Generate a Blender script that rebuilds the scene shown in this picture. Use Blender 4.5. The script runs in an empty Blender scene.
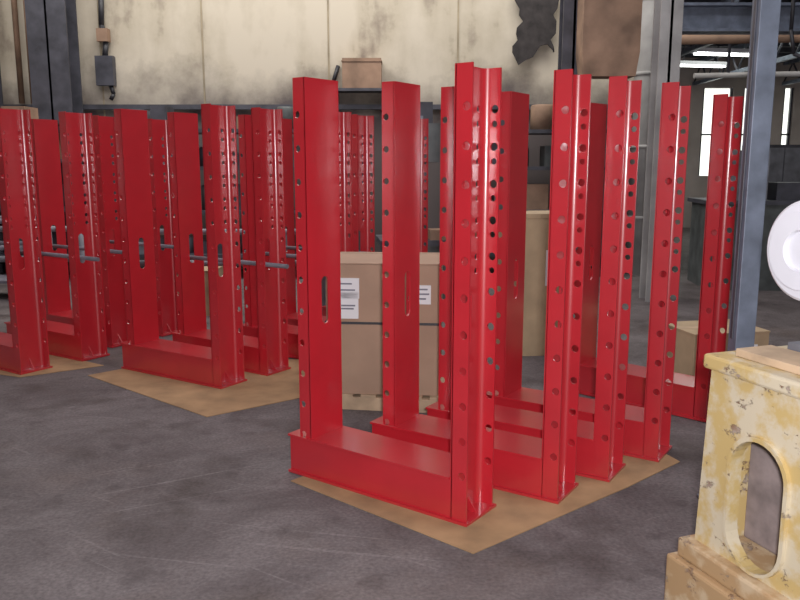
import bpy, bmesh, math, random
from mathutils import Matrix, Vector
random.seed(4)
scene = bpy.context.scene
COL = scene.collection

# ------------------------------------------------------------------ materials
def mat_new(name):
    m = bpy.data.materials.new(name); m.use_nodes = True
    nt = m.node_tree
    return m, nt, nt.nodes['Principled BSDF']

def simple(name, col, rough=0.6, metal=0.0, var=0.15, scale=6.0, bump=0.0, spec=0.5):
    m, nt, b = mat_new(name)
    tc = nt.nodes.new('ShaderNodeTexCoord')
    n = nt.nodes.new('ShaderNodeTexNoise'); n.inputs['Scale'].default_value = scale
    n.inputs['Detail'].default_value = 6
    r = nt.nodes.new('ShaderNodeValToRGB')
    r.color_ramp.elements[0].position = 0.3; r.color_ramp.elements[1].position = 0.7
    r.color_ramp.elements[0].color = [c*(1-var) for c in col]+[1]
    r.color_ramp.elements[1].color = [min(1, c*(1+var)) for c in col]+[1]
    nt.links.new(tc.outputs['Object'], n.inputs['Vector'])
    nt.links.new(n.outputs['Fac'], r.inputs['Fac'])
    nt.links.new(r.outputs['Color'], b.inputs['Base Color'])
    b.inputs['Roughness'].default_value = rough
    b.inputs['Metallic'].default_value = metal
    b.inputs['Specular IOR Level'].default_value = spec
    if bump:
        bp = nt.nodes.new('ShaderNodeBump'); bp.inputs['Strength'].default_value = bump
        bp.inputs['Distance'].default_value = 0.01
        nt.links.new(n.outputs['Fac'], bp.inputs['Height'])
        nt.links.new(bp.outputs['Normal'], b.inputs['Normal'])
    return m

M_red = simple('red_gloss_paint', (0.46, 0.010, 0.018), 0.42, 0, 0.12, 3.0, 0.0, 0.5)
_b = M_red.node_tree.nodes['Principled BSDF']
_b.inputs['Coat Weight'].default_value = 1.0; _b.inputs['Coat Roughness'].default_value = 0.2; _b.inputs['Coat IOR'].default_value = 1.6
M_card = simple('cardboard', (0.38, 0.24, 0.16), 0.8, 0, 0.12, 4)
M_card2 = simple('cardboard_sheet', (0.34, 0.20, 0.095), 0.85, 0, 0.25, 5)
M_white = simple('white_enamel', (0.68, 0.68, 0.73), 0.5, 0, 0.06, 4)
M_paper = simple('label_paper', (0.78, 0.78, 0.80), 0.6, 0, 0.05, 4)
M_ink = simple('label_ink', (0.16, 0.16, 0.2), 0.6)
M_black = simple('black_strap', (0.02, 0.02, 0.025), 0.5)
M_dark = simple('dark_steel', (0.06, 0.06, 0.075), 0.55, 0.2, 0.4, 5)
M_blue = simple('bluegrey_steel', (0.14, 0.165, 0.22), 0.5, 0.2, 0.3, 9)
M_grey = simple('grey_steel', (0.18, 0.185, 0.21), 0.5, 0.2, 0.3, 6)
M_pipe = simple('pipe_steel', (0.15, 0.14, 0.17), 0.6, 0.0, 0.3, 6)
M_lgrey = simple('light_grey_duct', (0.36, 0.35, 0.34), 0.6, 0.0, 0.25, 3)
M_core = simple('dusty_casting_core', (0.24, 0.19, 0.18), 0.8, 0.0, 0.35, 12)
M_brown = simple('rust_brown', (0.28, 0.17, 0.11), 0.8, 0, 0.4, 3)
M_seam = simple('wall_seam', (0.33, 0.27, 0.18), 0.9, 0, 0.3, 3)
M_wood = simple('pallet_wood', (0.45, 0.32, 0.20), 0.8, 0, 0.25, 9)
M_tarp = simple('black_tarp', (0.03, 0.025, 0.025), 0.9, 0, 0.5, 8, 0.4)
M_mach = simple('machine_green_grey', (0.09, 0.10, 0.10), 0.5, 0.1, 0.4, 5)
M_ceil = simple('ceiling_deck', (0.26, 0.24, 0.23), 0.8, 0, 0.3, 2)
M_pink = simple('far_wall_paint', (0.36, 0.30, 0.28), 0.8, 0, 0.35, 0.8)

def wall_material():
    m, nt, b = mat_new('stained_beige_wall')
    N = nt.nodes.new; L = nt.links.new
    tc = N('ShaderNodeTexCoord')
    sep = N('ShaderNodeSeparateXYZ'); L(tc.outputs['Object'], sep.inputs[0])
    big = N('ShaderNodeTexNoise'); big.inputs['Scale'].default_value = 0.8; big.inputs['Detail'].default_value = 9; big.inputs['Roughness'].default_value = .62
    L(tc.outputs['Object'], big.inputs['Vector'])
    mp = N('ShaderNodeMapping'); mp.inputs['Scale'].default_value = (3.0, 3.0, 0.8)
    L(tc.outputs['Object'], mp.inputs['Vector'])
    st = N('ShaderNodeTexNoise'); st.inputs['Scale'].default_value = 1.0; st.inputs['Detail'].default_value = 9
    L(mp.outputs[0], st.inputs['Vector'])
    r = N('ShaderNodeValToRGB')
    r.color_ramp.elements[0].position = 0.35; r.color_ramp.elements[0].color = (0.25, 0.20, 0.155, 1)
    r.color_ramp.elements[1].position = 0.54; r.color_ramp.elements[1].color = (0.60, 0.53, 0.42, 1)
    e = r.color_ramp.elements.new(.43); e.color = (.50, .435, .33, 1)
    mx = N('ShaderNodeMath'); mx.operation = 'ADD'
    h = N('ShaderNodeMath'); h.operation = 'MULTIPLY'; h.inputs[1].default_value = 0.6
    h2 = N('ShaderNodeMath'); h2.operation = 'MULTIPLY'; h2.inputs[1].default_value = 0.4
    L(big.outputs['Fac'], h.inputs[0]); L(st.outputs['Fac'], h2.inputs[0])
    L(h.outputs[0], mx.inputs[0]); L(h2.outputs[0], mx.inputs[1]); L(mx.outputs[0], r.inputs['Fac'])
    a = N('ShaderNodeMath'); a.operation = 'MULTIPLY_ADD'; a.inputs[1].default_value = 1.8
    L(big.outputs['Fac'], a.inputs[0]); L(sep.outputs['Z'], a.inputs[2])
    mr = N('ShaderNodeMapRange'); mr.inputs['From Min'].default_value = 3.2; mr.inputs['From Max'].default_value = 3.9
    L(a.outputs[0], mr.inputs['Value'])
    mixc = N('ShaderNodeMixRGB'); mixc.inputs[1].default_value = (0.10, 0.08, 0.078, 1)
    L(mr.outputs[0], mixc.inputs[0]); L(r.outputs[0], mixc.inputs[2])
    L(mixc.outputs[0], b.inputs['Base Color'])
    b.inputs['Roughness'].default_value = 0.9
    return m
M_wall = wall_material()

def floor_material():
    m, nt, b = mat_new('worn_shop_floor')
    N = nt.nodes.new; L = nt.links.new
    tc = N('ShaderNodeTexCoord')
    n1 = N('ShaderNodeTexNoise'); n1.inputs['Scale'].default_value = 1.3; n1.inputs['Detail'].default_value = 12; n1.inputs['Roughness'].default_value = 0.75
    n1.inputs['Distortion'].default_value = .5
    L(tc.outputs['Object'], n1.inputs['Vector'])
    r = N('ShaderNodeValToRGB')
    r.color_ramp.elements[0].position = 0.34; r.color_ramp.elements[0].color = (0.066, 0.052, 0.052, 1)
    r.color_ramp.elements[1].position = 0.66; r.color_ramp.elements[1].color = (0.160, 0.138, 0.138, 1)
    L(n1.outputs['Fac'], r.inputs['Fac'])
    last = r.outputs[0]
    for ang, sc, lo, hi, amt in ((0.6, (0.9, 30, 1), 0.665, 0.74, 0.22), (-0.5, (0.7, 34, 1), 0.665, 0.75, 0.25), (0.2, (0.4, 26, 1), 0.66, 0.75, 0.2)):
        mp = N('ShaderNodeMapping'); mp.inputs['Rotation'].default_value = (0, 0, ang)
        L(tc.outputs['Object'], mp.inputs['Vector'])
        mp2 = N('ShaderNodeMapping'); mp2.inputs['Scale'].default_value = sc
        L(mp.outputs[0], mp2.inputs['Vector'])
        n = N('ShaderNodeTexNoise'); n.inputs['Scale'].default_value = 1.0; n.inputs['Detail'].default_value = 4
        L(mp2.outputs[0], n.inputs['Vector'])
        mr = N('ShaderNodeMapRange'); mr.inputs['From Min'].default_value = lo; mr.inputs['From Max'].default_value = hi
        mr.inputs['To Max'].default_value = amt
        L(n.outputs['Fac'], mr.inputs['Value'])
        mx = N('ShaderNodeMixRGB'); mx.inputs[2].default_value = (0.36, 0.32, 0.32, 1)
        L(mr.outputs[0], mx.inputs[0]); L(last, mx.inputs[1]); last = mx.outputs[0]
    for sc, loc, lo, hi, amt, colr in ((2.3, (7.3, 2.1, 0), .54, .70, .7, (0.045, 0.034, 0.030, 1)), (5.5, (1.3, 9.1, 0), .60, .68, .45, (0.05, 0.04, 0.04, 1)), (1.1, (3.3, 4.1, 0), .55, .75, .4, (0.17, 0.125, 0.105, 1))):
        n = N('ShaderNodeTexNoise'); n.inputs['Scale'].default_value = sc; n.inputs['Detail'].default_value = 7
        mpo = N('ShaderNodeMapping'); mpo.inputs['Location'].default_value = loc; L(tc.outputs['Object'], mpo.inputs['Vector']); L(mpo.outputs[0], n.inputs['Vector'])
        mr = N('ShaderNodeMapRange'); mr.inputs['From Min'].default_value = lo; mr.inputs['From Max'].default_value = hi; mr.inputs['To Max'].default_value = amt
        L(n.outputs['Fac'], mr.inputs['Value'])
        mx = N('ShaderNodeMixRGB'); mx.inputs[2].default_value = colr
        L(mr.outputs[0], mx.inputs[0]); L(last, mx.inputs[1]); last = mx.outputs[0]
    fine = N('ShaderNodeTexNoise'); fine.inputs['Scale'].default_value = 60; fine.inputs['Detail'].default_value = 4
    L(tc.outputs['Object'], fine.inputs['Vector'])
    mm = N('ShaderNodeMixRGB'); mm.blend_type = 'OVERLAY'; mm.inputs[0].default_value = 0.6
    L(last, mm.inputs[1]); L(fine.outputs['Fac'], mm.inputs[2])
    L(mm.outputs[0], b.inputs['Base Color'])
    bp = N('ShaderNodeBump'); bp.inputs['Strength'].default_value = 0.3; bp.inputs['Distance'].default_value = 0.005
    L(fine.outputs['Fac'], bp.inputs['Height']); L(bp.outputs[0], b.inputs['Normal'])
    b.inputs['Roughness'].default_value = 0.75
    b.inputs['Specular IOR Level'].default_value = 0.3
    return m
M_floor = floor_material()

def chipped_yellow(name, base, base2, th):
    m, nt, b = mat_new(name)
    N = nt.nodes.new; L = nt.links.new
    tc = N('ShaderNodeTexCoord')
    n0 = N('ShaderNodeTexNoise'); n0.inputs['Scale'].default_value = 7; n0.inputs['Detail'].default_value = 9; n0.inputs['Roughness'].default_value = .6
    L(tc.outputs['Object'], n0.inputs['Vector'])
    r0 = N('ShaderNodeValToRGB'); r0.color_ramp.elements[0].position = .46; r0.color_ramp.elements[1].position = .56
    r0.color_ramp.elements[0].color = base; r0.color_ramp.elements[1].color = base2
    L(n0.outputs['Fac'], r0.inputs['Fac'])
    mp = N('ShaderNodeMapping'); mp.inputs['Scale'].default_value = (1, 1, 1.6); L(tc.outputs['Object'], mp.inputs['Vector'])
    n1 = N('ShaderNodeTexNoise'); n1.inputs['Scale'].default_value = 11; n1.inputs['Detail'].default_value = 13; n1.inputs['Roughness'].default_value = 0.75
    L(mp.outputs[0], n1.inputs['Vector'])
    mr = N('ShaderNodeMapRange'); mr.inputs['From Min'].default_value = th; mr.inputs['From Max'].default_value = th+.03
    L(n1.outputs['Fac'], mr.inputs['Value'])
    n2 = N('ShaderNodeTexNoise'); n2.inputs['Scale'].default_value = 22
    L(tc.outputs['Object'], n2.inputs['Vector'])
    r2 = N('ShaderNodeValToRGB'); r2.color_ramp.elements[0].position = .45; r2.color_ramp.elements[1].position = .6
    r2.color_ramp.elements[0].color = (.23, .13, .07, 1); r2.color_ramp.elements[1].color = (.36, .28, .22, 1)
    L(n2.outputs['Fac'], r2.inputs['Fac'])
    mx = N('ShaderNodeMixRGB'); L(r2.outputs[0], mx.inputs[2])
    L(mr.outputs[0], mx.inputs[0]); L(r0.outputs[0], mx.inputs[1])
    L(mx.outputs[0], b.inputs['Base Color'])
    inv = N('ShaderNodeMath'); inv.operation = 'SUBTRACT'; inv.inputs[0].default_value = 1; L(mr.outputs[0], inv.inputs[1])
    bp = N('ShaderNodeBump'); bp.inputs['Strength'].default_value = .7; bp.inputs['Distance'].default_value = .004
    L(inv.outputs[0], bp.inputs['Height']); L(bp.outputs[0], b.inputs['Normal'])
    b.inputs['Roughness'].default_value = .6
    return m
M_cy = chipped_yellow('chipped_yellow_paint', (0.52, 0.37, 0.14, 1), (0.58, 0.50, 0.35, 1), .585)
M_cy2 = chipped_yellow('worn_yellow_brown_paint', (0.40, 0.25, 0.12, 1), (0.52, 0.39, 0.24, 1), .56)

def emis(name, col, s):
    m, nt, b = mat_new(name)
    b.inputs['Emission Color'].default_value = (*col, 1); b.inputs['Emission Strength'].default_value = s
    return m
M_tube = emis('fluorescent_tube', (0.95, 1, 0.95), 6)

# ------------------------------------------------------------------ builder
class B:
    def __init__(s): s.bm = bmesh.new(); s.mats = []
    def mi(s, m):
        if m not in s.mats: s.mats.append(m)
        return s.mats.index(m)
    def box(s, lo, hi, m, M=None, taper=None):
        lo = Vector(lo); hi = Vector(hi); c = (lo+hi)/2
        vs = []
        for z in (0, 1):
            for x, y in ((0, 0), (1, 0), (1, 1), (0, 1)):
                p = Vector((hi.x if x else lo.x, hi.y if y else lo.y, hi.z if z else lo.z))
                if taper and z == 0:
                    p.x = c.x+(p.x-c.x)*taper; p.y = c.y+(p.y-c.y)*taper
                if M: p = M @ p
                vs.append(s.bm.verts.new(p))
        k = s.mi(m)
        for f in ((3, 2, 1, 0), (4, 5, 6, 7), (0, 1, 5, 4), (1, 2, 6, 5), (2, 3, 7, 6), (3, 0, 4, 7)):
            s.bm.faces.new([vs[i] for i in f]).material_index = k
    def plate(s, outline, holes, t, origin, ax, ay, m):
        cu = bpy.data.curves.new('tmp', 'CURVE'); cu.dimensions = '2D'; cu.fill_mode = 'BOTH'; cu.extrude = t/2
        for pts in [outline]+holes:
            sp = cu.splines.new('POLY'); sp.points.add(len(pts)-1)
            for p, q in zip(sp.points, pts): p.co = (q[0], q[1], 0, 1)
            sp.use_cyclic_u = True
        ob = bpy.data.objects.new('tmp', cu); COL.objects.link(ob)
        dg = bpy.context.evaluated_depsgraph_get(); dg.update()
        me = bpy.data.meshes.new_from_object(ob.evaluated_get(dg))
        ax = Vector(ax).normalized(); ay = Vector(ay).normalized(); n = ax.cross(ay)
        M = Matrix((ax, ay, n)).transposed().to_4x4(); M.translation = Vector(origin)
        me.transform(M)
        k = s.mi(m)
        nf = len(s.bm.faces)
        s.bm.from_mesh(me)
        s.bm.faces.ensure_lookup_table()
        for f in s.bm.faces[nf:]: f.material_index = k; f.smooth = False
        bpy.data.objects.remove(ob); bpy.data.curves.remove(cu); bpy.data.meshes.remove(me)
    def lathe(s, prof, m, M=None, n=48, smooth=True):
        k = s.mi(m); rings = []
        for r, z in prof:
            ring = []
            for i in range(n):
                a = 2*math.pi*i/n
                p = Vector((r*math.cos(a), r*math.sin(a), z))
                if M: p = M @ p
                ring.append(s.bm.verts.new(p))
            rings.append(ring)
        for a, b in zip(rings, rings[1:]):
            for i in range(n):
                f = s.bm.faces.new((a[i], a[(i+1) % n], b[(i+1) % n], b[i])); f.material_index = k; f.smooth = smooth
        f = s.bm.faces.new(rings[0][::-1]); f.material_index = k
        f = s.bm.faces.new(rings[-1]); f.material_index = k
    def tube(s, p0, p1, r, m, n=12):
        p0 = Vector(p0); p1 = Vector(p1); d = p1-p0
        M = Matrix.Translation(p0) @ d.to_track_quat('Z', 'Y').to_matrix().to_4x4()
        s.lathe([(r, 0), (r, d.length)], m, M, n)
    def path(s, pts, r, m):
        for a, b in zip(pts, pts[1:]): s.tube(a, b, r, m, 10)
    def mesh(s, name, weld=False):
        bmesh.ops.recalc_face_normals(s.bm, faces=s.bm.faces)
        me = bpy.data.meshes.new(name); s.bm.to_mesh(me); s.bm.free()
        for m in s.mats: me.materials.append(m)
        return me
    def obj(s, name, loc=(0, 0, 0), rz=0, bevel=0):
        ob = bpy.data.objects.new(name, s.mesh(name)); COL.objects.link(ob)
        ob.location = loc; ob.rotation_euler = (0, 0, rz)
        if bevel:
            md = ob.modifiers.new('bevel', 'BEVEL'); md.width = bevel; md.segments = 2; md.limit_method = 'ANGLE'
        return ob

def circ(x, y, r, n=16): return [(x+r*math.cos(2*math.pi*i/n), y+r*math.sin(2*math.pi*i/n)) for i in range(n)]
def slot(x, y0, y1, r, n=8):
    p = [(x+r*math.cos(math.pi*i/n), y1-r+r*math.sin(math.pi*i/n)) for i in range(n+1)]
    return p+[(x-r*math.cos(math.pi*i/n), y0+r-r*math.sin(math.pi*i/n)) for i in range(n+1)]
def rect(x0, y0, x1, y1): return [(x0, y0), (x1, y0), (x1, y1), (x0, y1)]

# ------------------------------------------------------------------ room shell
def shell(name, boxes, m):
    b = B()
    for lo, hi in boxes: b.box(lo, hi, m)
    return b.obj(name)
YB = -8
shell('floor', [((-9, YB, -0.1), (14, 22, 0))], M_floor)
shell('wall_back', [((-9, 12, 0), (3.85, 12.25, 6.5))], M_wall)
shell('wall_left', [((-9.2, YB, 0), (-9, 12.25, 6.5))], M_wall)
shell('wall_right', [((14, YB, 0), (14.2, 22, 6.5))], M_pink)
shell('wall_front', [((-9.2, YB-.2, 0), (-3.2, YB, 6.5)), ((4.0, YB-.2, 0), (14.2, YB, 6.5)), ((-3.2, YB-.2, 3.5), (4.0, YB, 6.5))], M_pink)  # unseen rear wall; opening added so daylight gives the frames diffuse highlights
shell('trim_added_opening', [((-3.3, YB, 0), (-3.2, YB+.1, 3.6)), ((4.0, YB, 0), (4.1, YB+.1, 3.6)), ((-3.2, YB, 3.5), (4.0, YB+.1, 3.6))], M_blue)  # trim around the added rear opening, out of view
fw = B()
y0, y1 = 20.0, 20.2
ops = [(5.3, 6.1), (7.5, 8.25), (8.5, 8.9), (9.5, 9.75), (10.4, 11.4)]
x = 3.6
for a, c in ops:
    fw.box((x, y0, 0), (a, y1, 6.5), M_pink)
    fw.box((a, y0, 0), (c, y1, 1.3), M_pink); fw.box((a, y0, 3.45), (c, y1, 6.5), M_pink)
    x = c
fw.box((x, y0, 0), (14, y1, 6.5), M_pink)
fw.obj('wall_far')
for i, (a, c) in enumerate(ops):
    w = B()
    for q in (a, c-0.05): w.box((q, y0+.05, 1.3), (q+.05, y0+.12, 3.45), M_dark)
    w.box((a, y0+.05, 2.3), (c, y0+.12, 2.34), M_dark)
    w.obj('window_%d' % (i+1))
shell('wall_partition', [((3.65, 12.25, 0), (3.85, 20, 6.5))], M_pink)
shell('ceiling', [((-9.2, YB-.2, 6.5), (14.2, 22.2, 6.7))], M_ceil)
lr = B(); lr.box((3.85, 12.3, 4.3), (13.9, 19.95, 4.4), M_ceil)
for i in range(9): lr.box((3.9, 12.6+i*.85, 4.1), (13.9, 12.70+i*.85, 4.3), M_dark)
for xx in (5.0, 7.2, 9.4):
    lr.box((xx, 12.35, 3.98), (xx+.08, 19.95, 4.1), M_blue); lr.box((xx, 12.35, 3.5), (xx+.08, 19.95, 3.58), M_blue)
    for j in range(9):
        yy = 12.4+j*.84; lr.path([(xx+.04, yy, 3.55), (xx+.04, yy+.42, 4.0), (xx+.04, yy+.84, 3.55)], .02, M_dark)
lr.obj('mezzanine_ceiling')
for i, xx in enumerate((-4.4, -2.9, -1.05, 0.85)):
    shell('trim_%d' % (i+1), [((xx-.012, 11.99, 0), (xx+.012, 12.0, 6.5))], M_seam)
shell('trim_ledge', [((-9, 11.9, 2.38), (3.85, 12, 2.45))], M_dark)

# ------------------------------------------------------------------ red frames
L_, W_, H_, T_ = 1.06, 0.238, 1.97, 0.009
FL = .080
def frame_mesh():
    b = B()
    fz = [H_-0.17-0.158*i for i in range(11)]
    webx = L_-FL
    holes_w = [slot(W_/2, .78, 1.02, .027)]
    holes_r = list(holes_w)
    for i in range(5):
        for dz in (0, -.062):                      # paired holes near the top
            holes_r.append(circ(W_-.058, fz[i]+dz, .015))
            holes_r.append(circ(.058, fz[i]+dz, .015))
    b.plate(rect(0, .012, W_, H_), holes_r, T_, (webx, 0, 0), (0, 1, 0), (0, 0, 1), M_red)
    b.plate(rect(webx, .012, L_, H_), [circ(webx+.054, z, .018) for z in fz], T_, (0, T_/2, 0), (1, 0, 0), (0, 0, 1), M_red)
    b.plate(rect(webx, .012, L_, H_), [circ(webx+.054, z, .018) for z in fz]+[circ(webx+.054, z-.062, .014) for z in fz[:5]], T_, (0, W_-T_/2, 0), (1, 0, 0), (0, 0, 1), M_red)
    wx = 0.146
    b.plate(rect(0, .205, W_, H_), holes_w, T_, (wx, 0, 0), (0, 1, 0), (0, 0, 1), M_red)
    for y in (T_/2, W_-T_/2):
        b.plate(rect(wx-.074, .205, wx, H_), [circ(wx-.050, z, .017) for z in fz], T_, (0, y, 0), (1, 0, 0), (0, 0, 1), M_red)
    for (cx, sx) in ((webx, 1), (wx, -1)):
        z0 = .012 if sx > 0 else .205
        for (cy, sy) in ((T_, 1), (W_-T_, -1)):
            r = .030; k = b.mi(M_red); N = 10
            prof = [(cx+sx*T_/2+sx*r*(1-math.cos(t)), cy+sy*r*(1-math.sin(t))) for t in [math.pi/2*i/N for i in range(N+1)]]
            lo = [b.bm.verts.new((p[0], p[1], z0)) for p in prof]; hi = [b.bm.verts.new((p[0], p[1], H_)) for p in prof]
            for i in range(N):
                f = b.bm.faces.new((lo[i], lo[i+1], hi[i+1], hi[i])); f.material_index = k; f.smooth = True
            c = b.bm.verts.new((cx+sx*T_/2, cy, H_)); cap = [b.bm.verts.new((p[0], p[1], H_)) for p in prof]
            for i in range(N): b.bm.faces.new((cap[i], cap[i+1], c)).material_index = k
    b.box((-.005, -.014, 0), (L_+.012, W_+.014, .012), M_red)
    b.box((-.005, -.012, .195), (webx-T_/2, W_+.012, .205), M_red)
    b.box((0, 0.001, .012), (webx-T_/2, T_, .195), M_red)
    b.box((0, W_-T_, .012), (webx-T_/2, W_-.001, .195), M_red)
    b.box((.46, T_, .012), (.47, W_-T_, .195), M_red)
    b.plate([(0, 0), (.06, 0), (0, .08)], [], .008, (webx+T_/2, W_/2, .012), (1, 0, 0), (0, 0, 1), M_red)
    return b.mesh('red_steel_frame_mesh')
FM = frame_mesh()
FZ = 0.005
def frame(rx, ry, deg, bar=False):
    a = math.radians(deg)
    ob = bpy.data.objects.new('red_steel_frame', FM); COL.objects.link(ob)
    ob.location = (rx-L_*math.cos(a), ry-L_*math.sin(a), FZ); ob.rotation_euler = (0, 0, a)
    if bar:      # steel lifting bar lying in the two web slots (child part)
        bb = B(); bb.tube((-.02, W_/2, .824), (L_+.12, W_/2, .824), .017, M_pipe, 16)
        bo = bb.obj('lifting_bar'); bo.parent = ob
frame(0.290, 3.240, -36.2)
frame(0.738, 3.475, -33)
frame(1.045, 3.733, -33)
frame(1.380, 4.002, -33.5)
frame(1.89, 4.66, -44)
frame(3.42, 4.35, -35)
frame(-1.270, 5.39, -32.5)
frame(-1.00, 5.74, -34, True)
frame(-0.51, 6.05, -34, True)
frame(-0.35, 6.52, -34, True)
frame(0.12, 6.95, -34)
frame(-2.87, 5.77, -33)
frame(-2.57, 6.18, -33, True)
frame(-2.50, 6.66, -33, True)
frame(-2.20, 7.12, -33, True)

# ------------------------------------------------------------------ cardboard sheets on floor
def sheet(name, pts):
    b = B(); b.plate(pts, [], .004, (0, 0, .0025), (1, 0, 0), (0, 1, 0), M_card2); return b.obj(name)
sheet('cardboard_sheet', [(-.55, 3.74), (.30, 2.99), (1.12, 3.66), (1.50, 4.0), (1.2, 4.9), (.15, 4.45)])
sheet('cardboard_sheet', [(-2.36, 5.75), (-1.22, 4.76), (-.62, 5.22), (-.5, 6.2), (-1.75, 6.35)])
sheet('cardboard_sheet', [(-3.9, 6.15), (-2.85, 5.70), (-2.35, 6.05), (-3.4, 6.75)])

# ------------------------------------------------------------------ big carton on pallet
def pallet(name, loc, rz, w=.85, d=.75):
    b = B()
    for i in range(3): b.box((-w/2, -d/2+i*(d-.09)/2, 0), (w/2, -d/2+i*(d-.09)/2+.09, .085), M_wood)
    for i in range(6):
        x = -w/2+i*(w-.1)/5; b.box((x, -d/2, .085), (x+.1, d/2, .103), M_wood)
    return b.obj(name, loc, rz, .002)
pallet('wooden_pallet', (-.08, 5.26, 0), math.radians(-8))
cb = B()
w, d = .36, .33
ki = cb.mi(M_card)
def sq(z, k, bul):
    pts = [(-w, -d), (0, -d-bul), (w, -d), (w+bul, 0), (w, d), (0, d+bul), (-w, d), (-w-bul, 0)]
    return [cb.bm.verts.new((x*k, y*k, z)) for x, y in pts]
levels = [(0, 1, 0), (.25, 1, .012), (.46, 1, .004), (.65, 1, .015), (.84, 1, .004)]
rings = [sq(*l) for l in levels]
for a, e in zip(rings, rings[1:]):
    for i in range(8): cb.bm.faces.new((a[i], a[(i+1) % 8], e[(i+1) % 8], e[i])).material_index = ki
cb.bm.faces.new(rings[0][::-1]).material_index = ki
for sgn in (-1, 1):
    cb.box((-w, min(0.004*sgn, sgn*d), .838), (w, max(0.004*sgn, sgn*d), .846), M_card)
    M = Matrix.Translation((0, sgn*d, .848)) @ Matrix.Rotation(math.radians(-5*sgn), 4, 'X')
    cb.box((-w, min(0, -sgn*d*.97), 0), (w, max(0, -sgn*d*.97), .006), M_card, M)
for z0, z1 in ((.462, .478),):
    cb.box((-w-.008, -d-.009, z0), (w+.008, -d-.003, z1), M_black); cb.box((-w-.008, d+.003, z0), (w+.008, d+.009, z1), M_black)
    cb.box((-w-.009, -d-.009, z0), (-w-.003, d+.009, z1), M_black); cb.box((w+.003, -d-.009, z0), (w+.009, d+.009, z1), M_black)
yf = -d-.016
for (x0, x1, z0, z1) in ((-.27, -.15, .50, .67), (.20, .31, .60, .72), (-.31, -.145, .63, .76)):
    cb.box((x0, yf, z0), (x1, yf+.014, z1), M_paper)
for (x0, x1, z) in ((-.26, -.17, .58), (-.26, -.18, .56), (-.29, -.19, .72), (-.29, -.17, .68), (.21, .29, .69), (.21, .30, .66), (.21, .28, .63)):
    cb.box((x0, yf-.002, z), (x1, yf, z+.010), M_ink)
cb.obj('cardboard_carton', (-.085, 5.24, .104), math.radians(-5))

def carton(name, loc, size, rz=0, m=None):
    m = m or M_card
    b = B(); x, y, z = size
    b.box((-x/2, -y/2, 0), (x/2, y/2, z), m)
    b.box((-x/2-.002, -.03, z), (x/2+.002, .03, z+.002), M_wood)
    b.box((-x/2-.004, -y/2-.004, z*.97), (-.005, y/2+.004, z+.001), m); b.box((.005, -y/2-.004, z*.97), (x/2+.004, y/2+.004, z+.001), m)
    b.box((x*.1, -y/2-.003, z*.5), (x*.35, -y/2, z*.75), M_paper)
    return b.obj(name, loc, rz, .004)
M_tan = simple('tan_carton', (0.40, 0.29, 0.17), .8)
carton('tall_carton', (1.12, 6.6, 0), (.5, .45, 1.18), .1, M_tan)
carton('packing_box', (-2.85, 8.45, 0), (.62, .5, .40), .15, M_tan)
carton('packing_box', (-2.2, 8.4, 0), (.5, .5, .48), -.1, M_tan)
carton('packing_box', (2.35, 5.75, 0), (.6, .45, .38), .2, M_tan)

# ------------------------------------------------------------------ yellow machine pedestal
PL = (1.045, 2.575, 0); PR = math.radians(-70)
ped = B()
Wd = .50; Ls = .58
out = [(-.014, .27), (Ls+.01, .27), (Ls-.02, .90), (.012, .90)]
hx = .250
hole = slot(hx, .285, .715, .110, 14)
ped.plate(out, [hole], .035, (0, .0175, 0), (1, 0, 0), (0, 0, 1), M_cy)
ped.plate(out, [hole], .035, (0, Wd-.0175, 0), (1, 0, 0), (0, 0, 1), M_cy)
ped.plate(slot(hx, .275, .73, .125, 14), [hole], .016, (0, -.007, 0), (1, 0, 0), (0, 0, 1), M_cy)
ped.box((.0, .035, .27), (.035, Wd-.035, .90), M_cy); ped.box((Ls-.035, .035, .27), (Ls, Wd-.035, .90), M_cy)
ped.box((.03, .17, .27), (Ls-.03, .19, .88), M_core)
ped.box((-.012, -.02, .895), (Ls+.015, Wd+.02, .945), M_cy)
ped.box((-.075, -.07, 0), (Ls+.05, Wd+.06, .20), M_cy2)
ped.box((-.05, -.045, .20), (Ls+.03, Wd+.035, .27), M_cy2)
ped.obj('yellow_machine_pedestal', PL, PR, .010)
pl = B(); pl.box((0.06, .05, .946), (.52, .20, .972), M_wood); pl.box((.1, .21, .946), (.5, .33, .966), M_wood)
pl.obj('wood_plank', PL, PR, .003)
wh = B()
Mx = Matrix.Translation((.270, .09, 1.315)) @ Matrix.Rotation(math.radians(-90), 4, 'X')
prof = [(.001, -.010), (.06, -.010), (.063, -.026), (.118, -.026), (.122, -.004), (.146, -.004), (.154, .002), (.158, .03), (.152, .038), (.127, .040), (.124, .06), (.060, .065), (.04, .07), (.04, .24), (.001, .24)]
wh.lathe(prof, M_white, Mx, 64, False)
wh.box((.19, .25, .967), (.35, .33, 1.20), M_grey)
wh.lathe([(.10, 0), (.10, .08)], M_grey, Matrix.Translation((.27, .25, 1.315)) @ Matrix.Rotation(math.radians(-90), 4, 'X'), 32)
wh.box((.11, .22, .967), (.43, .36, .99), M_grey)
wh.obj('white_drive_wheel', PL, PR)

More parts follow.
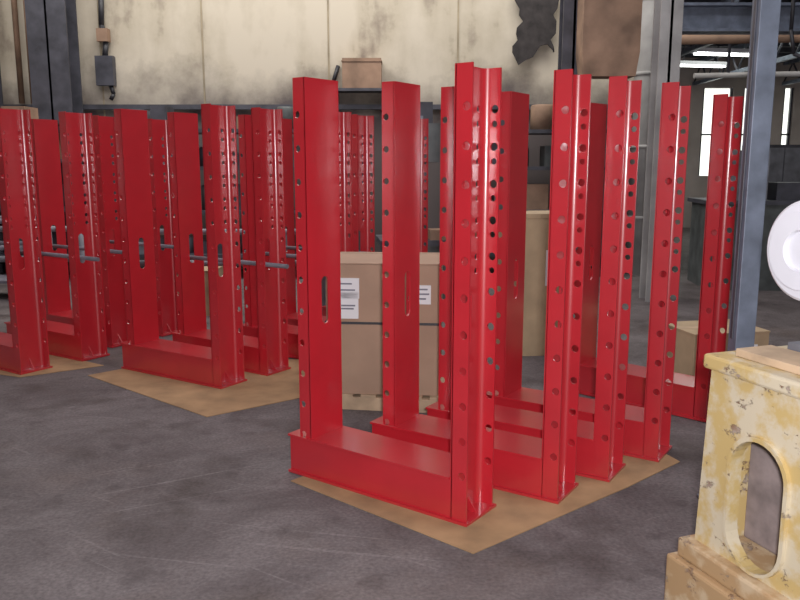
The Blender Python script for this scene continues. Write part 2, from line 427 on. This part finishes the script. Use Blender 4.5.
# ------------------------------------------------------------------ steel column, beams
sc = B()
sc.box((-.042, -.042, .01), (.042, .042, 4.9), M_blue); sc.box((-.11, -.11, 0), (.11, .11, .015), M_blue)
sc.box((-.048, -.012, .8), (-.042, .012, 4.5), M_dark)
sc.obj('steel_column', (1.535, 3.45, 0), 0, .006)
def hbeam(name, lo, hi, m, axis='z', tf=.03):
    b = B(); lo = Vector(lo); hi = Vector(hi); c = (lo+hi)/2
    if axis == 'z':
        b.box(lo, (hi.x, lo.y+tf, hi.z), m); b.box((lo.x, hi.y-tf, lo.z), hi, m); b.box((c.x-tf/2, lo.y, lo.z), (c.x+tf/2, hi.y, hi.z), m)
    else:
        b.box(lo, (hi.x, hi.y, lo.z+tf), m); b.box((lo.x, lo.y, hi.z-tf), hi, m); b.box((lo.x, c.y-tf/2, lo.z), (hi.x, c.y+tf/2, hi.z), m)
    return b.obj(name)
hbeam('overhead_beam', (3.1, 9.0, 3.02), (9.4, 9.25, 3.32), M_blue, 'x')
hbeam('building_column', (2.86, 9.0, 0), (3.1, 9.27, 6.5), M_lgrey)
hbeam('building_column', (9.4, 8.98, 0), (9.7, 9.27, 6.5), M_blue)
hbeam('building_column', (-5.15, 11.3, 0), (-4.6, 11.7, 6.5), M_dark)
hbeam('building_column', (1.93, 9.7, 0), (2.2, 9.95, 6.5), M_dark)
hbeam('building_column', (-5.95, 11.5, 0), (-5.75, 11.7, 6.5), M_dark)
cp = B(); cp.tube((-5.55, 11.85, 2.46), (-5.55, 11.85, 6.4), .04, M_brown); cp.tube((-5.4, 11.85, 2.46), (-5.4, 11.85, 6.4), .02, M_brown)
cp.obj('conduit_pipe')
op = B()
op.tube((3.2, 8.6, 3.5), (9.4, 8.6, 3.42), .05, M_grey); op.tube((3.3, 10.5, 3.15), (9.4, 10.5, 3.25), .06, M_brown)
op.path([(4.2, 8.8, 3.0), (4.25, 8.8, 2.75), (4.5, 8.8, 2.66), (4.9, 8.8, 2.72), (5.2, 8.8, 3.0)], .02, M_black)
op.tube((4.2, 8.8, 3.0), (4.2, 8.8, 3.5), .02, M_black); op.tube((5.2, 8.8, 3.0), (5.2, 8.8, 3.5), .02, M_black)
op.tube((3.95, 10.9, 2.75), (9.4, 10.9, 2.85), .035, M_lgrey)
for xx in (4.4, 6.4): op.tube((xx, 10.9, 2.75), (xx, 10.9, 6.4), .02, M_dark)
op.obj('overhead_pipes')
dv = B(); dv.lathe([(.2, 0), (.2, 6.4)], M_lgrey, None, 32)
for i in range(6): dv.lathe([(.215, .8+i), (.215, .85+i)], M_lgrey, None, 32)
dv.obj('ventilation_duct', (3.5, 11.4, 0))
hp = B()
hp.box((0, 0, 2.58), (.66, .35, 2.85), M_brown, None, .9)
hp.box((0, 0, 2.85), (.66, .35, 4.4), M_brown)
hp.obj('sheet_metal_hopper', (2.09, 9.345, 0))
def ragged(name, base, w, z0, z1, seed):
    random.seed(seed); b = B(); pts = [(0, z1), (w, z1)]
    n = 14
    for i in range(n): pts.append((w+random.uniform(-.14, .03), z1-(z1-z0)*(i+1)/(n+1)))
    for i in range(6): pts.append((w*(1-(i+.5)/6), z0+random.uniform(-.2, .2)))
    for i in range(n): pts.append((random.uniform(-.05, .12), z0+(z1-z0)*(i+1)/(n+1)))
    b.plate(pts, [], .03, base, (1, 0, 0), (0, 0, 1), M_tarp)
    b.tube((base[0]-.1, base[1], z1), (base[0]+w+.1, base[1], z1), .03, M_dark)
    return b.obj(name)
ragged('torn_black_tarp', (1.68, 11.88, 0), .62, 3.1, 4.4, 2)
eb = B(); eb.box((-.13, -.12, 0), (.13, 0, .42), M_dark); eb.box((-.08, -.13, .62), (.08, 0, .80), M_brown)
eb.path([(0, -.06, .4), (.03, -.06, .6), (-.02, -.06, .85), (.0, -.06, 1.3), (-.03, -.06, 3.4)], .04, M_black)
eb.path([(.06, -.06, 0), (.10, -.06, -.12), (.05, -.06, -.2)], .03, M_black)
eb.obj('electrical_box', (-4.32, 11.985, 2.72))
wb = B(); wb.box((-.28, -.35, 0), (.28, 0, .42), M_brown); wb.box((-.29, -.36, .37), (.29, .0, .39), M_brown)
wb.box((-.4, -.38, -.04), (.35, .0, 0), M_dark); wb.path([(-.36, -.02, .35), (-.44, -.05, .1), (-.38, -.05, -.1), (-.42, -.03, -.2)], .03, M_black)
wb.box((-.4, -.05, -.25), (-.36, 0, 0), M_dark); wb.box((.3, -.05, -.25), (.34, 0, 0), M_dark)
wb.obj('wall_shelf_box', (-.55, 12, 2.66))

# ------------------------------------------------------------------ background clutter
def rack(name, loc, w, levels, m):
    b = B()
    for x in (0, w-.06):
        for y in (0, .6): b.box((x, y, 0), (x+.06, y+.06, levels[-1]+.1), m)
    for z in levels: b.box((0, 0, z), (w, .66, z+.05), m)
    random.seed(int(w*100)+len(name))
    for z in levels:
        x = .12
        while x < w-.5:
            ww = random.uniform(.2, .45); hh = random.uniform(.15, .4)
            mm = random.choice([M_grey, M_dark, M_mach, M_brown, M_brown])
            if random.random() < .3: b.lathe([(ww/2, 0), (ww/2, hh), (ww/2*.9, hh+.02)], mm, Matrix.Translation((x+ww/2, .33, z+.05)), 20)
            else: b.box((x, .1, z+.05), (x+ww, .5, z+.05+hh), mm)
            x += ww+random.uniform(.05, .2)
    return b.obj(name, loc)
rack('storage_rack', (-7.6, 10.6, 0), 3.2, [.3, .95, 1.6, 2.1], M_dark)
rack('storage_rack', (-3.9, 10.8, 0), 3.4, [.3, .9, 1.5, 2.0], M_dark)
rack('storage_rack', (.9, 11.0, 0), 2.0, [.3, .9, 1.5, 2.0], M_dark)
mt = B()
mt.box((-.4, -.35, 0), (.4, .35, .7), M_mach); mt.box((-.45, -.4, .7), (.45, .4, .76), M_dark)
mt.lathe([(.11, .76), (.11, 2.1)], M_grey, None, 24)
mt.box((-.2, -.5, 1.6), (.2, .25, 2.0), M_mach); mt.lathe([(.05, 1.2), (.05, 1.6)], M_grey, Matrix.Translation((0, -.38, 0)), 16)
mt.box((-.15, -.1, 2.0), (.15, .25, 2.25), M_dark)
mt.box((.1, -.35, .76), (.3, -.1, .87), M_brown)
mt.obj('drill_press', (.2, 8.9, 0), .1)
pc = B(); r = .03
for y in (0, .5):
    pc.path([(0, y, .1), (0, y, .85), (.08, y, .93), (1.2, y, .93), (1.28, y, .85), (1.28, y, .1)], r, M_pipe)
    pc.path([(0, y, .62), (1.28, y, .62)], r, M_pipe)
for x in (0, 1.28):
    pc.path([(x, 0, .62), (x, .5, .62)], r, M_pipe); pc.path([(x, 0, .2), (x, .5, .2)], r, M_pipe)
    for y in (0, .5): pc.lathe([(.1, -.02), (.1, .02)], M_black, Matrix.Translation((x, y, .1)) @ Matrix.Rotation(math.pi/2, 4, 'X'), 20)
pc.box((0, 0, .2), (1.28, .5, .23), M_pipe)
pc.obj('pipe_cart', (-5.6, 9.2, 0), -.1)
def rail(loc, ln, rz):
    gr = B()
    for z in (.58, .90): gr.path([(0, 0, z), (ln, 0, z)], .032, M_grey)
    for x in (0, ln): gr.path([(x, 0, .02), (x, 0, .93)], .034, M_grey); gr.box((x-.12, -.12, 0), (x+.12, .12, .02), M_grey)
    return gr.obj('pipe_guard_rail', loc, rz)
rail((-2.75, 7.98, 0), 1.95, 0.0)
rail((-4.7, 8.3, 0), 1.3, .05)
mc = B(); mc.box((0, 0, 0), (1.3, .9, 1.1), M_mach); mc.box((.2, .1, 1.1), (.7, .8, 1.75), M_grey); mc.box((.85, .2, 1.1), (1.2, .6, 1.35), M_dark)
mc.box((-.05, -.05, 1.08), (1.35, .95, 1.13), M_dark); mc.obj('milling_machine', (3.9, 9.9, 0), -.1)
mc = B(); mc.box((0, 0, 0), (.9, .6, 1.9), M_dark); mc.box((.03, -.02, .1), (.44, 0, 1.85), M_grey); mc.box((.46, -.02, .1), (.87, 0, 1.85), M_grey)
mc.obj('tool_cabinet', (5.9, 13.2, 0))
rack('storage_rack', (7.6, 16.0, 0), 3.0, [.3, .9, 1.5], M_dark)
rack('storage_rack', (5.6, 10.2, 0), 2.2, [.3, .9, 1.35], M_dark)
for (x, y, z) in ((5.7, 14.3, 3.5), (8.3, 15.5, 3.72), (6.5, 17.6, 3.7), (8.0, 12.9, 3.45), (11, 18, 3.7)):
    b = B(); b.box((-.6, -.1, 0), (.6, .1, .07), M_white)
    for q in (-.05, .05): b.tube((-.57, q, -.02), (.57, q, -.02), .018, M_tube, 10)
    for q in (-.4, .4): b.tube((q, 0, .07), (q, 0, 4.3-z), .01, M_dark, 8)
    b.obj('fluorescent_lamp', (x, y, z), .2)

# ------------------------------------------------------------------ lights
def area(name, loc, rot, sx, sy, power, col=(1, 1, 1)):
    l = bpy.data.lights.new(name, 'AREA'); l.shape = 'RECTANGLE'; l.size = sx; l.size_y = sy; l.energy = power; l.color = col
    o = bpy.data.objects.new(name, l); COL.objects.link(o); o.location = loc; o.rotation_euler = rot
    return o
area('overhead_fill', (-2, 6.5, 6.3), (0, 0, 0), 8, 3, 170, (.98, .93, 1))  # overhead area lights are added ambient fill; the ceiling is solid
area('overhead_fill', (-1.5, 10, 6.2), (math.radians(18), 0, 0), 10, 1.2, 340, (1, .97, .92))
area('overhead_fill', (4, 4, 6.3), (0, 0, 0), 4, 4, 130, (.95, .95, 1))
area('overhead_fill', (-1, -1, 6.3), (0, 0, 0), 6, 5, 110, (1, .95, 1))
area('overhead_fill', (7.5, 16, 3.95), (0, 0, 0), 3, 3, 60, (.95, 1, .9))
area('camera_flash', (0.06, -0.02, 1.66), (math.radians(86), 0, 0), .10, .10, 110, (1, .96, 1))

w = bpy.data.worlds.new('daylight'); scene.world = w; w.use_nodes = True
bg = w.node_tree.nodes['Background']; bg.inputs[0].default_value = (.97, 1.0, .92, 1); bg.inputs[1].default_value = 1.6

# ------------------------------------------------------------------ camera
cd = bpy.data.cameras.new('camera'); cam = bpy.data.objects.new('camera', cd); COL.objects.link(cam)
cam.location = (0, 0, 1.57); cam.rotation_euler = (math.radians(90-9.76), 0, 0)
cd.sensor_width = 36; cd.lens = 785/800*36; cd.clip_end = 100
scene.camera = cam
scene.view_settings.view_transform = 'Standard'
scene.view_settings.gamma = 1.10
